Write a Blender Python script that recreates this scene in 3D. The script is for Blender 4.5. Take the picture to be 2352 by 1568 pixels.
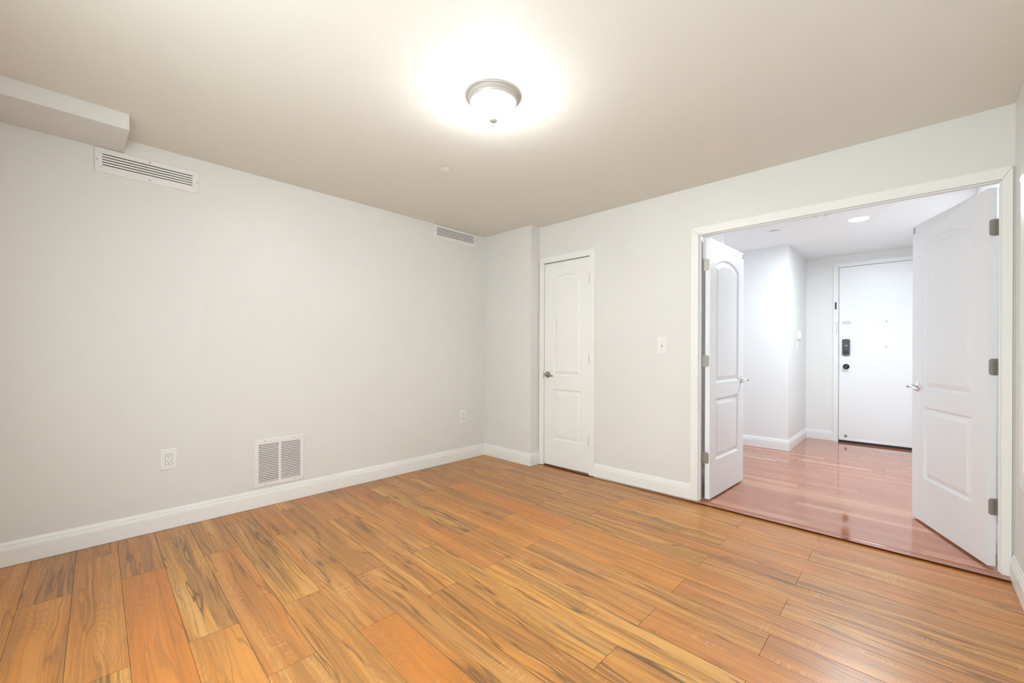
import bpy, bmesh, math, random
from mathutils import Vector, Matrix

for o in list(bpy.data.objects):
    bpy.data.objects.remove(o)
SC = bpy.context.scene
C = SC.collection

# ------------------------------------------------------------------ camera
W, H = 2352, 1568
F, YAW, PITCH, ROLL = 965.25, 0.7630, -0.0004, 0.0043
CAM = Vector((3.4891, -3.3407, 1.1504))
d = Vector((-math.sin(YAW) * math.cos(PITCH), math.cos(YAW) * math.cos(PITCH), -math.sin(PITCH)))
r = Vector((math.cos(YAW), math.sin(YAW), 0))
u = r.cross(d)
r2 = r * math.cos(ROLL) + u * math.sin(ROLL)
u2 = -r * math.sin(ROLL) + u * math.cos(ROLL)
cd = bpy.data.cameras.new('camera')
cam = bpy.data.objects.new('camera', cd)
C.objects.link(cam)
cam.matrix_world = Matrix(((r2.x, u2.x, -d.x, CAM.x), (r2.y, u2.y, -d.y, CAM.y), (r2.z, u2.z, -d.z, CAM.z), (0, 0, 0, 1)))
cd.sensor_width = 36
cd.lens = F / W * 36
cd.shift_y = 24.28 / W
cd.clip_start = 0.02
SC.camera = cam

# ------------------------------------------------------------------ light and exposure
SC.view_settings.view_transform = 'Standard'
SC.view_settings.look = 'None'
SC.view_settings.gamma = 1
SC.view_settings.exposure = 0.2
SC.view_settings.use_curve_mapping = False
world = bpy.data.worlds.new('world')
SC.world = world
world.use_nodes = True
wb = world.node_tree.nodes['Background']
wb.inputs[0].default_value = (0.80, 0.90, 1.0, 1)
WORLD = 0.3
wb.inputs[1].default_value = WORLD
LAMP = (300.0, (0.94, 0.98, 1.0))        # emission of the glass bowl
HALL_LED = (585.0, (0.87, 0.97, 1.0))   # emission of the recessed hall light
DAY_SIDE = (4.0, (0.86, 0.98, 1.0))     # watts of daylight through each window
FILL_FRONT = (46.0, (0.86, 0.985, 1.0))  # soft fill from an unseen window added to light the room evenly
DAY_HALL = (42.0, (0.66, 0.85, 1.0))



def daylight(name, loc, rot, sx, sy, power):
    """sky light filling a window opening from outside (plus a portal that guides the world light)"""
    p = bpy.data.lights.new(name, 'AREA')
    p.shape = 'RECTANGLE'
    p.size, p.size_y = sx, sy
    p.cycles.is_portal = True
    po = bpy.data.objects.new(name, p)
    C.objects.link(po)
    po.location = loc
    po.rotation_euler = rot
    if not power[0]:
        return po
    l = bpy.data.lights.new(name, 'AREA')
    l.shape = 'RECTANGLE'
    l.size, l.size_y = sx, sy
    l.energy = power[0]
    l.color = power[1]
    o = bpy.data.objects.new(name, l)
    C.objects.link(o)
    o.location = loc
    o.rotation_euler = rot
    return o


# window in the right wall of the room, window at the left end of the hall
WIN1 = (-2.60, -0.36, 0.62, 1.93)      # y0,y1,z0,z1 on the right wall
WIN2 = (1.08, 2.35, 0.25, 2.30)        # y0,y1,z0,z1 at hall end x=-1
WIN3 = (1.65, 3.35, 0.45, 1.90)        # x0,x1,z0,z1 of the fill window added behind the camera
daylight('front_fill', ((WIN3[0] + WIN3[1]) / 2, -3.80, (WIN3[2] + WIN3[3]) / 2), (math.radians(90), 0, 0), WIN3[1] - WIN3[0], WIN3[3] - WIN3[2], FILL_FRONT)
daylight('window_daylight', (3.97, (WIN1[0] + WIN1[1]) / 2, (WIN1[2] + WIN1[3]) / 2), (0, math.radians(90), 0), WIN1[3] - WIN1[2], WIN1[1] - WIN1[0], DAY_SIDE)
daylight('hall_daylight', (-1.11, (WIN2[0] + WIN2[1]) / 2, (WIN2[2] + WIN2[3]) / 2), (0, math.radians(-90), 0), WIN2[3] - WIN2[2], WIN2[1] - WIN2[0], DAY_HALL)


# ------------------------------------------------------------------ materials
def lin(c):
    return tuple(((x / 255) / 12.92 if x / 255 <= 0.04045 else ((x / 255 + 0.055) / 1.055) ** 2.4) for x in c)


def mat(name, col, rough=0.5, metal=0.0, spec=0.5, emit=None, estr=0.0, bump=0.0, bscale=200.0, coat=0.0, var=0.0):
    m = bpy.data.materials.new(name)
    m.use_nodes = True
    nt = m.node_tree
    b = nt.nodes['Principled BSDF']
    c4 = (*col, 1)
    b.inputs['Base Color'].default_value = c4
    b.inputs['Roughness'].default_value = rough
    b.inputs['Metallic'].default_value = metal
    b.inputs['Specular IOR Level'].default_value = spec
    b.inputs['Coat Weight'].default_value = coat
    b.inputs['Coat Roughness'].default_value = 0.1
    if emit:
        b.inputs['Emission Color'].default_value = (*emit, 1)
        b.inputs['Emission Strength'].default_value = estr
    tc = nt.nodes.new('ShaderNodeTexCoord')
    if bump:
        n = nt.nodes.new('ShaderNodeTexNoise')
        n.inputs['Scale'].default_value = bscale
        n.inputs['Detail'].default_value = 3
        nt.links.new(tc.outputs['Object'], n.inputs['Vector'])
        bp = nt.nodes.new('ShaderNodeBump')
        bp.inputs['Strength'].default_value = bump
        bp.inputs['Distance'].default_value = 0.002
        nt.links.new(n.outputs[0], bp.inputs['Height'])
        nt.links.new(bp.outputs[0], b.inputs['Normal'])
    if var:
        n = nt.nodes.new('ShaderNodeTexNoise')
        n.inputs['Scale'].default_value = 1.7
        n.inputs['Detail'].default_value = 4
        nt.links.new(tc.outputs['Object'], n.inputs['Vector'])
        mx = nt.nodes.new('ShaderNodeMix')
        mx.data_type = 'RGBA'
        mx.inputs['A'].default_value = tuple(x * (1 - var) for x in col) + (1,)
        mx.inputs['B'].default_value = tuple(min(1, x * (1 + var)) for x in col) + (1,)
        nt.links.new(n.outputs[0], mx.inputs['Factor'])
        nt.links.new(mx.outputs['Result'], b.inputs['Base Color'])
    return m


M_WALL = mat('room_wall_paint', (0.79, 0.785, 0.755), 0.42, spec=0.5, bump=0.12, bscale=260, var=0.012)
M_CEIL = mat('room_ceiling_paint', (0.81, 0.79, 0.73), 0.6, spec=0.4, bump=0.15, bscale=220, var=0.012)
M_TRIM = mat('room_trim_paint', (0.90, 0.90, 0.88), 0.35, spec=0.5)
M_DOOR = mat('white_door_paint', (0.89, 0.905, 0.94), 0.35, spec=0.5, bump=0.08, bscale=500)
M_HWALL = mat('hall_wall_paint', (0.86, 0.862, 0.865), 0.5, spec=0.4, bump=0.07, bscale=260)
M_HCEIL = mat('hall_ceiling_paint', (0.92, 0.935, 0.95), 0.6, spec=0.3, bump=0.07, bscale=220)
M_HTRIM = mat('hall_trim_paint', (0.88, 0.88, 0.88), 0.35)
M_NICKEL = mat('satin_nickel', (0.50, 0.465, 0.41), 0.20, metal=1.0)
M_CHROME = mat('chrome', (0.75, 0.76, 0.78), 0.13, metal=1.0)
M_HINGE = mat('hinge_steel', (0.42, 0.41, 0.38), 0.36, metal=0.9, bump=0.1, bscale=900)
M_SCREW = mat('screw_steel', (0.35, 0.33, 0.30), 0.4, metal=0.9)
M_PLASTIC = mat('white_plastic', (0.88, 0.88, 0.865), 0.3)
M_VENT = mat('vent_enamel', (0.85, 0.845, 0.825), 0.35)
M_GRILLE = mat('grille_enamel', (0.86, 0.85, 0.83), 0.35)
M_DARK = mat('duct_shade_black', (0.012, 0.011, 0.010), 0.8, spec=0.1)  # black that stands in for the shade inside the vents
M_GREYSHADE = mat('duct_shade_grey', (0.10, 0.095, 0.085), 0.8, spec=0.1)  # grey that stands in for the shade behind the grille louvers
M_SLOT = mat('socket_slot', (0.05, 0.045, 0.04), 0.6)
M_BLACK = mat('black_rubber', (0.010, 0.011, 0.013), 0.5)
M_LOCK = mat('black_lock_metal', (0.020, 0.024, 0.034), 0.3, spec=0.6)
M_KNOB = mat('black_knob', (0.012, 0.012, 0.014), 0.25, metal=0.3)
M_ALU = mat('aluminium_strip', (0.80, 0.80, 0.82), 0.4, metal=0.3)
M_PAN = mat('lamp_pan_enamel', (0.54, 0.51, 0.47), 0.4, metal=0.25)
M_FINIAL = mat('lamp_finial_darkened', (0.24, 0.22, 0.195), 0.45)  # base colour darkened to offset glare from the lit bowl
M_BOWL = mat('frosted_glass_bowl', (0.9, 0.9, 0.88), 0.4, emit=LAMP[1], estr=LAMP[0])
_nt = M_BOWL.node_tree      # emission shaped by facing: bright underside, dim sides to limit glow on the ceiling
_g = _nt.nodes.new('ShaderNodeNewGeometry')
_s = _nt.nodes.new('ShaderNodeSeparateXYZ')
_nt.links.new(_g.outputs['Normal'], _s.inputs[0])
_m = _nt.nodes.new('ShaderNodeMapRange')
_m.inputs[1].default_value, _m.inputs[2].default_value = -0.25, -1.0
_m.inputs[3].default_value, _m.inputs[4].default_value = LAMP[0] * 0.05, LAMP[0]
_nt.links.new(_s.outputs[2], _m.inputs[0])
_t = _nt.nodes.new('ShaderNodeTexCoord')
_v = _nt.nodes.new('ShaderNodeVectorMath')
_v.operation = 'MULTIPLY'
_v.inputs[1].default_value = (1, 1, 0)
_l = _nt.nodes.new('ShaderNodeVectorMath')
_l.operation = 'LENGTH'
_nt.links.new(_t.outputs['Object'], _v.inputs[0])
_nt.links.new(_v.outputs[0], _l.inputs[0])
_r = _nt.nodes.new('ShaderNodeMapRange')      # glow dimmed around the middle to keep the finial from burning out
_r.inputs[1].default_value, _r.inputs[2].default_value = 0.028, 0.075
_r.inputs[3].default_value, _r.inputs[4].default_value = 0.008, 1.0
_nt.links.new(_l.outputs['Value'], _r.inputs[0])
_x = _nt.nodes.new('ShaderNodeMath')
_x.operation = 'MULTIPLY'
_nt.links.new(_m.outputs[0], _x.inputs[0])
_nt.links.new(_r.outputs[0], _x.inputs[1])
_nt.links.new(_x.outputs[0], _nt.nodes['Principled BSDF'].inputs['Emission Strength'])
M_LED = mat('led_diffuser', (0.9, 0.9, 0.9), 0.4, emit=HALL_LED[1], estr=HALL_LED[0])
M_GLASS = mat('keypad_glass', (0.35, 0.36, 0.40), 0.15)


def wood_material(name, rough, hall=False):
    m = bpy.data.materials.new(name)
    m.use_nodes = True
    nt = m.node_tree
    L = nt.links
    b = nt.nodes['Principled BSDF']

    def N(t, **k):
        n = nt.nodes.new(t)
        for a, v in k.items():
            setattr(n, a, v)
        return n

    def math_(op, a, b_=None, c=None, clamp=False):
        n = N('ShaderNodeMath', operation=op, use_clamp=clamp)
        for i, v in enumerate((a, b_, c)):
            if v is None:
                continue
            if isinstance(v, (int, float)):
                n.inputs[i].default_value = v
            else:
                L.new(v, n.inputs[i])
        return n.outputs[0]

    def comb(x, y, z):
        n = N('ShaderNodeCombineXYZ')
        for i, v in enumerate((x, y, z)):
            if isinstance(v, (int, float)):
                n.inputs[i].default_value = v
            else:
                L.new(v, n.inputs[i])
        return n.outputs[0]

    def noise(vec, detail=2.0, rough_=0.5, dist=0.0):
        n = N('ShaderNodeTexNoise')
        n.inputs['Scale'].default_value = 1.0
        n.inputs['Detail'].default_value = detail
        n.inputs['Roughness'].default_value = rough_
        n.inputs['Distortion'].default_value = dist
        L.new(vec, n.inputs['Vector'])
        return n.outputs[0]

    def ramp(v, lo, hi):
        n = N('ShaderNodeMapRange', clamp=True, interpolation_type='SMOOTHSTEP')
        n.inputs[1].default_value = lo
        n.inputs[2].default_value = hi
        L.new(v, n.inputs[0])
        return n.outputs[0]

    def mix(f, a, b_, mode='MIX'):
        n = N('ShaderNodeMix', data_type='RGBA', blend_type=mode)
        for s, v in (('Factor', f), ('A', a), ('B', b_)):
            if isinstance(v, tuple):
                n.inputs[s].default_value = v
            elif isinstance(v, (int, float)):
                n.inputs[s].default_value = v
            else:
                L.new(v, n.inputs[s])
        return n.outputs['Result']

    uv = N('ShaderNodeUVMap', uv_map='plank')
    sp = N('ShaderNodeSeparateXYZ')
    L.new(uv.outputs[0], sp.inputs[0])
    U, V = sp.outputs[0], sp.outputs[1]
    tone = N('ShaderNodeAttribute', attribute_name='tone').outputs['Color']
    pr = N('ShaderNodeSeparateColor')
    L.new(N('ShaderNodeAttribute', attribute_name='props').outputs['Color'], pr.inputs[0])
    seed, contrast, knots = pr.outputs[0], pr.outputs[1], pr.outputs[2]
    S = math_('MULTIPLY', seed, 91.7)
    # lengthwise warp of the grain
    wv = noise(comb(math_('MULTIPLY', U, 1.8), math_('MULTIPLY', V, 5.0), S), 2.5)
    V2 = math_('ADD', V, math_('MULTIPLY', math_('SUBTRACT', wv, 0.5), 0.065))
    # wide field whose contour lines draw cathedrals
    fld = noise(comb(math_('MULTIPLY', U, 1.5), math_('MULTIPLY', V, 9.0), math_('ADD', S, 7.0)), 1.0, 0.4)
    lines = math_('SINE', math_('MULTIPLY', fld, 150.0))
    lines = math_('POWER', math_('MULTIPLY', math_('ADD', lines, 1.0), 0.5), 2.5)

    def vein(fu, fv, off, wdt):
        """thin dark veins along the contour of a long stretched field"""
        n_ = noise(comb(math_('MULTIPLY', U, fu), math_('MULTIPLY', V2, fv), math_('ADD', S, off)), 2.5, 0.55)
        return math_('SUBTRACT', 1.0, ramp(math_('ABSOLUTE', math_('SUBTRACT', n_, 0.5)), 0.0, wdt))
    v1 = vein(0.9, 15.0, 31.0, 0.030)
    v2 = vein(0.7, 26.0, 41.0, 0.045)
    v3 = vein(0.6, 48.0, 61.0, 0.060)
    gate = noise(comb(math_('MULTIPLY', U, 1.6), math_('MULTIPLY', V, 12.0), math_('ADD', S, 51.0)), 1.0, 0.5)
    # straight streaks
    st = noise(comb(math_('MULTIPLY', U, 0.55), math_('MULTIPLY', V2, 48.0), S), 3, 0.65)
    st2 = noise(comb(math_('MULTIPLY', U, 0.9), math_('MULTIPLY', V2, 150.0), math_('ADD', S, 3.0)), 3, 0.7)
    heart = noise(comb(math_('MULTIPLY', U, 0.6), math_('MULTIPLY', V2, 12.0), math_('ADD', S, 11.0)), 3, 0.5)
    pores = noise(comb(math_('MULTIPLY', U, 9.0), math_('MULTIPLY', V2, 520.0), S), 2, 0.6)
    rip = noise(comb(math_('MULTIPLY', U, 95.0), math_('MULTIPLY', V, 9.0), S), 2, 0.5)
    ripg = noise(comb(math_('MULTIPLY', U, 3.0), math_('MULTIPLY', V, 14.0), math_('ADD', S, 71.0)), 1, 0.5)
    blotch = noise(comb(math_('MULTIPLY', U, 2.2), math_('MULTIPLY', V, 9.0), math_('ADD', S, 21.0)), 3, 0.55)
    # knots
    vo = N('ShaderNodeTexVoronoi', feature='F1')
    vo.inputs['Scale'].default_value = 1.0
    L.new(comb(math_('MULTIPLY', math_('ADD', U, math_('MULTIPLY', wv, 0.06)), 2.2), math_('MULTIPLY', V2, 9.5), S), vo.inputs['Vector'])
    kd = math_('ADD', vo.outputs['Distance'], math_('MULTIPLY', math_('SUBTRACT', st2, 0.5), 0.10))
    kn = math_('SUBTRACT', 1.0, ramp(kd, 0.03, 0.17))
    kring = math_('MULTIPLY', math_('POWER', math_('MULTIPLY', math_('ADD', math_('SINE', math_('MULTIPLY', kd, 85.0)), 1.0), 0.5), 1.5), math_('SUBTRACT', 1.0, ramp(kd, 0.10, 0.55)))
    khalo = math_('SUBTRACT', 1.0, ramp(kd, 0.05, 0.60))
    brown = (0.320, 0.148, 0.046, 1) if not hall else (0.30, 0.11, 0.05, 1)
    deep = (0.155, 0.064, 0.018, 1) if not hall else (0.22, 0.08, 0.035, 1)
    pale = (0.720, 0.395, 0.130, 1) if not hall else (0.60, 0.32, 0.19, 1)
    K = 1.0 if not hall else 0.30
    MUL = lambda a_, b_: math_('MULTIPLY', a_, b_)
    c25 = math_('ADD', contrast, 0.25)
    col = mix(MUL(ramp(blotch, 0.35, 0.7), 0.35 * K), tone, mix(1.0, tone, (1.18, 1.16, 1.10, 1), 'MULTIPLY'))
    col = mix(MUL(MUL(math_('SUBTRACT', 1.0, ramp(heart, 0.43, 0.47)), contrast), 0.55 * K), col, pale)
    col = mix(MUL(MUL(ramp(heart, 0.515, 0.55), contrast), 0.52 * K), col, brown)
    col = mix(MUL(MUL(khalo, knots), 0.35 * K), col, brown)
    col = mix(MUL(MUL(ramp(st, 0.46, 0.66), c25), 0.38 * K), col, brown)
    col = mix(MUL(MUL(math_('SUBTRACT', 1.0, ramp(st, 0.34, 0.48)), c25), 0.35 * K), col, pale)
    col = mix(MUL(ramp(st2, 0.46, 0.70), 0.42 * K), col, brown)
    col = mix(MUL(MUL(v1, ramp(gate, 0.44, 0.54)), MUL(c25, 0.80 * K)), col, deep)
    col = mix(MUL(MUL(v2, ramp(heart, 0.44, 0.54)), MUL(c25, 0.55 * K)), col, deep)
    col = mix(MUL(MUL(v3, ramp(gate, 0.56, 0.46)), MUL(c25, 0.50 * K)), col, brown)
    col = mix(MUL(MUL(lines, ramp(gate, 0.62, 0.42)), 0.36 * K), col, brown)
    col = mix(MUL(MUL(kring, knots), 0.45 * K), col, deep)
    col = mix(MUL(MUL(kn, ramp(knots, 0.3, 0.8)), 0.80 * K), col, (0.10, 0.044, 0.018, 1))
    col = mix(MUL(MUL(ramp(rip, 0.52, 0.62), ramp(ripg, 0.60, 0.68)), 0.20 * K), col, (0.86, 0.52, 0.26, 1))
    col = mix(MUL(ramp(pores, 0.50, 0.72), 0.20 * (1 if not hall else 0.8)), col, brown)
    groove = N('ShaderNodeAttribute', attribute_name='groove').outputs['Fac']
    col = mix(math_('MULTIPLY', groove, 0.8), col, (0.045, 0.018, 0.008, 1))
    L.new(col, b.inputs['Base Color'])
    b.inputs['Specular IOR Level'].default_value = 0.75 if not hall else 0.8
    if hall:
        b.inputs['Coat Weight'].default_value = 0.2
        b.inputs['Coat Roughness'].default_value = 0.04
    rr = math_('ADD', math_('ADD', rough, math_('MULTIPLY', st, 0.10 if not hall else 0.01)), math_('MULTIPLY', groove, 0.6))
    L.new(rr, b.inputs['Roughness'])
    bp = N('ShaderNodeBump')
    bp.inputs['Strength'].default_value = 0.35 if not hall else 0.012
    bp.inputs['Distance'].default_value = 0.0006
    hgt = math_('ADD', math_('MULTIPLY', st2, 1.0), math_('MULTIPLY', pores, 0.25))
    L.new(hgt, bp.inputs['Height'])
    L.new(bp.outputs[0], b.inputs['Normal'])
    return m


M_FLOOR = wood_material('walnut_laminate', 0.27)
M_HFLOOR = wood_material('cherry_hardwood', 0.07, hall=True)
M_SILL = mat('cherry_nosing', lin((168, 92, 58)), 0.18, bump=0.1, bscale=60, var=0.1)


# ------------------------------------------------------------------ mesh helpers
def new_obj(name, bm, m, parent=None, smooth=False, bevel=0.0, seg=2, loc=None, rotz=None):
    bmesh.ops.recalc_face_normals(bm, faces=bm.faces)
    me = bpy.data.meshes.new(name)
    bm.to_mesh(me)
    bm.free()
    mats = m if isinstance(m, (list, tuple)) else [m]
    for x in mats:
        me.materials.append(x)
    o = bpy.data.objects.new(name, me)
    C.objects.link(o)
    if smooth:
        for p in me.polygons:
            p.use_smooth = True
        md = o.modifiers.new('edges', 'EDGE_SPLIT')
        md.split_angle = math.radians(35)
    if bevel:
        b = o.modifiers.new('bevel', 'BEVEL')
        b.width = bevel
        b.segments = seg
        b.limit_method = 'ANGLE'
        b.angle_limit = math.radians(40)
    if parent:
        o.parent = parent
    if loc is not None:
        o.location = loc
    if rotz is not None:
        o.rotation_euler = (0, 0, rotz)
    return o


def box(bm, x0, x1, y0, y1, z0, z1, mi=0):
    vs = [bm.verts.new((x, y, z)) for x in (x0, x1) for y in (y0, y1) for z in (z0, z1)]
    for f in ((0, 1, 3, 2), (4, 6, 7, 5), (0, 4, 5, 1), (2, 3, 7, 6), (0, 2, 6, 4), (1, 5, 7, 3)):
        bm.faces.new([vs[i] for i in f]).material_index = mi
    return vs


def boxes(*bs):
    bm = bmesh.new()
    for b in bs:
        box(bm, *b)
    return bm


def lathe(bm, prof, n=48, mat_=Matrix.Identity(4), cap0=True, cap1=True):
    """profile of (radius, height) turned around local Z"""
    rings = []
    for rr, z in prof:
        if rr < 1e-6:
            rings.append([bm.verts.new(mat_ @ Vector((0, 0, z)))])
        else:
            rings.append([bm.verts.new(mat_ @ Vector((rr * math.cos(2 * math.pi * i / n), rr * math.sin(2 * math.pi * i / n), z))) for i in range(n)])
    for a, b in zip(rings, rings[1:]):
        for i in range(n):
            j = (i + 1) % n
            if len(a) == 1 and len(b) == 1:
                continue
            if len(a) == 1:
                bm.faces.new((a[0], b[i], b[j]))
            elif len(b) == 1:
                bm.faces.new((a[i], b[0], a[j]))
            else:
                bm.faces.new((a[i], b[i], b[j], a[j]))
    if cap0 and len(rings[0]) > 1:
        bm.faces.new(rings[0])
    if cap1 and len(rings[-1]) > 1:
        bm.faces.new(rings[-1])


def tube(bm, pts, radii, n=12, squash=None):
    """rounded bar along points; squash = list of (w,h) factors; frame: h along world Z"""
    rings = []
    for i, p in enumerate(pts):
        p = Vector(p)
        a = Vector(pts[max(i - 1, 0)])
        b = Vector(pts[min(i + 1, len(pts) - 1)])
        t = (b - a).normalized()
        up = Vector((0, 0, 1)) if abs(t.z) < 0.9 else Vector((1, 0, 0))
        s = t.cross(up).normalized()
        up = s.cross(t).normalized()
        sw, sh = squash[i] if squash else (1, 1)
        rings.append([bm.verts.new(p + (s * math.cos(2 * math.pi * k / n) * sw + up * math.sin(2 * math.pi * k / n) * sh) * radii[i]) for k in range(n)])
    for a, b in zip(rings, rings[1:]):
        for k in range(n):
            j = (k + 1) % n
            bm.faces.new((a[k], b[k], b[j], a[j]))
    bm.faces.new(rings[0])
    bm.faces.new(rings[-1])


def prop(o, label=None, cat=None, group=None, kind=None):
    if label:
        o['label'] = label
    if cat:
        o['category'] = cat
    if group:
        o['group'] = group
    if kind:
        o['kind'] = kind
    return o


def empty(name, loc=(0, 0, 0), rotz=0.0):
    o = bpy.data.objects.new(name, None)
    o.empty_display_size = 0.1
    C.objects.link(o)
    o.location = loc
    o.rotation_euler = (0, 0, rotz)
    return o


def struct(name, bm, m, label, cat, bevel=0.0, smooth=False):
    return prop(new_obj(name, bm, m, bevel=bevel, smooth=smooth), label, cat, kind='structure')


# ------------------------------------------------------------------ dimensions
XR, YF, HC = 3.863, -3.78, 2.44          # right wall, front wall, ceiling
BW, BD = 0.6865, 0.1354                  # boxed-out corner
HX, HZ, HF = 3.845, 2.42, 0.012          # hall right wall, hall ceiling, hall floor
TW = 0.075                               # thickness of the wall with the doors
PX, PY, HY = 2.43, 2.43, 3.54            # hall pillar corner, entry wall
CL0, CL1, CLT = 0.7545, 1.3006, 2.0575   # closet opening
FR0, FR1, FRT = 2.290, 3.818, 2.0600     # double-door opening

# ------------------------------------------------------------------ floors
ROOM = {  # plank tones by kind: sRGB, contrast, knots
    'o': ((214, 143, 66), 0.35, 0.35), 'O': ((208, 131, 56), 0.12, 0.35), 'y': ((216, 153, 78), 0.80, 0.25),
    'Y': ((219, 159, 84), 1.0, 0.20), 'b': ((196, 135, 75), 0.75, 0.50), 'B': ((184, 124, 68), 0.70, 0.85),
    'r': ((205, 134, 70), 0.50, 0.35), 't': ((208, 144, 76), 0.75, 0.35), 'k': ((206, 140, 74), 0.75, 0.85),
    'p': ((213, 138, 76), 0.35, 0.20),
}
TONES = {-2: 'oyoo', -1: 'royto', 0: 'bootp', 1: 'royto', 2: 'bOoyt', 3: 'rYoty', 4: 'trbop', 5: 'pYtoy', 6: 'rkOto', 7: 'ttbyo',
         8: 'pktyo', 9: 'bkYto', 10: 'rpYtp', 11: 'tYkpt', 12: 'botrp', 13: 'pbort', 14: 'tOotp', 15: 'btytp', 16: 'ytrbp', 17: 'otyrp',
         18: 'tbotp', 19: 'otypr', 20: 'ytopr', 21: 'otytp', 22: 'oyot'}


def add_plank(bm, lay, x0, x1, v0, v1, z, slope, tone, seed, contrast, knots, g=0.0009, dep=0.0008):
    uvl, tl, pl, gl = lay
    def P(x, v, zz):
        return bm.verts.new((x, v - slope * x, zz))
    outer = [P(x0, v0, z - dep), P(x1, v0, z - dep), P(x1, v1, z - dep), P(x0, v1, z - dep)]
    inner = [P(x0 + g, v0 + g, z), P(x1 - g, v0 + g, z), P(x1 - g, v1 - g, z), P(x0 + g, v1 - g, z)]
    uo = [(x0, v0), (x1, v0), (x1, v1), (x0, v1)]
    fs = [(bm.faces.new(inner), uo, 0.0)]
    for i in range(4):
        j = (i + 1) % 4
        fs.append((bm.faces.new((outer[i], outer[j], inner[j], inner[i])), [uo[i], uo[j], uo[j], uo[i]], 1.0))
    for f, us, gv in fs:
        for lp, (a, b) in zip(f.loops, us):
            lp[uvl].uv = (a - x0 + (seed * 13.7) % 3.0, b - v0)
            lp[tl] = (*tone, 1)
            lp[pl] = (seed, contrast, knots, 1)
            lp[gl] = (gv, gv, gv, 1)


def floor_layers(bm):
    return (bm.loops.layers.uv.new('plank'), bm.loops.layers.float_color.new('tone'), bm.loops.layers.float_color.new('props'), bm.loops.layers.float_color.new('groove'))


def floor_obj(name, bm, m):
    me = bpy.data.meshes.new(name)
    bm.to_mesh(me)
    bm.free()
    me.materials.append(m)
    o = bpy.data.objects.new(name, me)
    C.objects.link(o)
    return o


rnd = random.Random(5)
bm = bmesh.new()
lay = floor_layers(bm)
SL = 0.029
for k in range(-2, 23):
    v0 = -3.4914 + 0.1707 * k
    v1 = v0 + 0.1707
    j0 = (0.615 if k % 2 == 0 else 0.20) - 1.2255
    n = 0
    x = j0
    while x < 4.0:
        a, b = max(x, -0.03), min(x + 1.2255, XR + 0.05)
        if b - a > 0.02:
            key = TONES[k][min(n, len(TONES[k]) - 1)]
            c, ct, kn = ROOM[key]
            jit = rnd.uniform(-4, 4)
            tone = lin((c[0] - 7 + jit, c[1] - 11 + jit * 0.8, c[2] * 0.74 + jit * 0.5))
            add_plank(bm, lay, a, b, v0, v1, 0.0, SL, tone, rnd.random(), ct, kn)
            n += 1
        x += 1.2255
floor = prop(floor_obj('floor', bm, M_FLOOR), 'orange and brown wood laminate floor of the empty room', 'floor', kind='structure')

bm = bmesh.new()
lay = floor_layers(bm)
rnd = random.Random(11)
v = 0.004
hall_t = [(178, 108, 76), (184, 113, 80), (172, 103, 74), (186, 118, 84), (176, 105, 74), (180, 110, 78), (200, 140, 104)]
while v < HY + 0.12:
    x = -1.1 - rnd.random()
    while x < HX + 0.1:
        ln = rnd.uniform(0.5, 1.25)
        a, b = max(x, -1.0), min(x + ln, HX + 0.05)
        if b - a > 0.02:
            add_plank(bm, lay, a, b, v, v + 0.083, HF, 0.0216, lin(rnd.choice(hall_t)), rnd.random(), rnd.uniform(0.2, 0.6), rnd.uniform(0, .15), g=0.0004, dep=0.0003)
        x += ln
    v += 0.083
prop(floor_obj('floor_hall', bm, M_HFLOOR), 'glossy reddish hardwood floor of the hall beyond the double doors', 'floor', kind='structure')

# rounded nosing where the hall floor meets the room
bm = bmesh.new()
prof = [(0.030, 0.0), (0.004, 0.0), (0.002, 0.004)]
prof = [(0.020, 0.004), (0.005, 0.0045), (0.000, 0.006), (-0.002, 0.0085), (0.000, 0.0112), (0.005, 0.0130), (0.012, 0.0130), (0.020, 0.0122)]
ends = []
for x, y0 in ((FR0 - 0.002, -0.004), (FR1 - 0.022, -0.024)):
    ends.append([bm.verts.new((x, y0 + a, z)) for a, z in prof])
for i in range(len(prof)):
    j = (i + 1) % len(prof)
    bm.faces.new((ends[0][i], ends[1][i], ends[1][j], ends[0][j]))
bm.faces.new(ends[0])
bm.faces.new(ends[1])
struct('trim_4', bm, M_SILL, 'reddish wood threshold strip on the floor under the double doorway', 'threshold', smooth=True)

# ------------------------------------------------------------------ walls and ceilings
struct('wall_left', boxes((-0.12, 0, YF - 0.1, 0.9, -0.1, HC)), M_WALL, 'long blank off-white wall on the left with the vents', 'wall')
x0, x1, z0, z1 = WIN3
struct('wall_front', boxes((-0.12, x0, YF - 0.12, YF, -0.1, HC), (x1, XR + 0.12, YF - 0.12, YF, -0.1, HC), (x0, x1, YF - 0.12, YF, -0.1, z0), (x0, x1, YF - 0.12, YF, z1, HC)), M_WALL, 'off-white wall at the near end of the room', 'wall')
bm = boxes((0, BW, -BD, 0, 0, HC), (0, CL0 - .018, 0, TW, 0, HC), (CL1 + .018, FR0 - .018, 0, TW, 0, HC), (FR1 + .018, XR + 0.1, 0, TW, 0, HC),
           (CL0 - .018, CL1 + .018, 0, TW, CLT + .018, HC), (FR0 - .018, FR1 + .018, 0, TW, FRT + .018, HC))
struct('wall_back', bm, M_WALL, 'off-white wall holding the closet door and the double doorway', 'wall')
y0, y1, z0, z1 = WIN1
bm = boxes((XR, XR + 0.11, YF, y0, -0.1, HC), (XR, XR + 0.11, y1, 0.0, -0.1, HC), (XR, XR + 0.11, y0, y1, -0.1, z0), (XR, XR + 0.11, y0, y1, z1, HC))
struct('wall_right', bm, M_WALL, 'narrow strip of white wall at the right edge', 'wall')
struct('ceiling', boxes((-0.12, XR + 0.12, YF - 0.12, TW, HC, HC + 0.1)), M_CEIL, 'flat beige ceiling of the room', 'ceiling')
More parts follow.
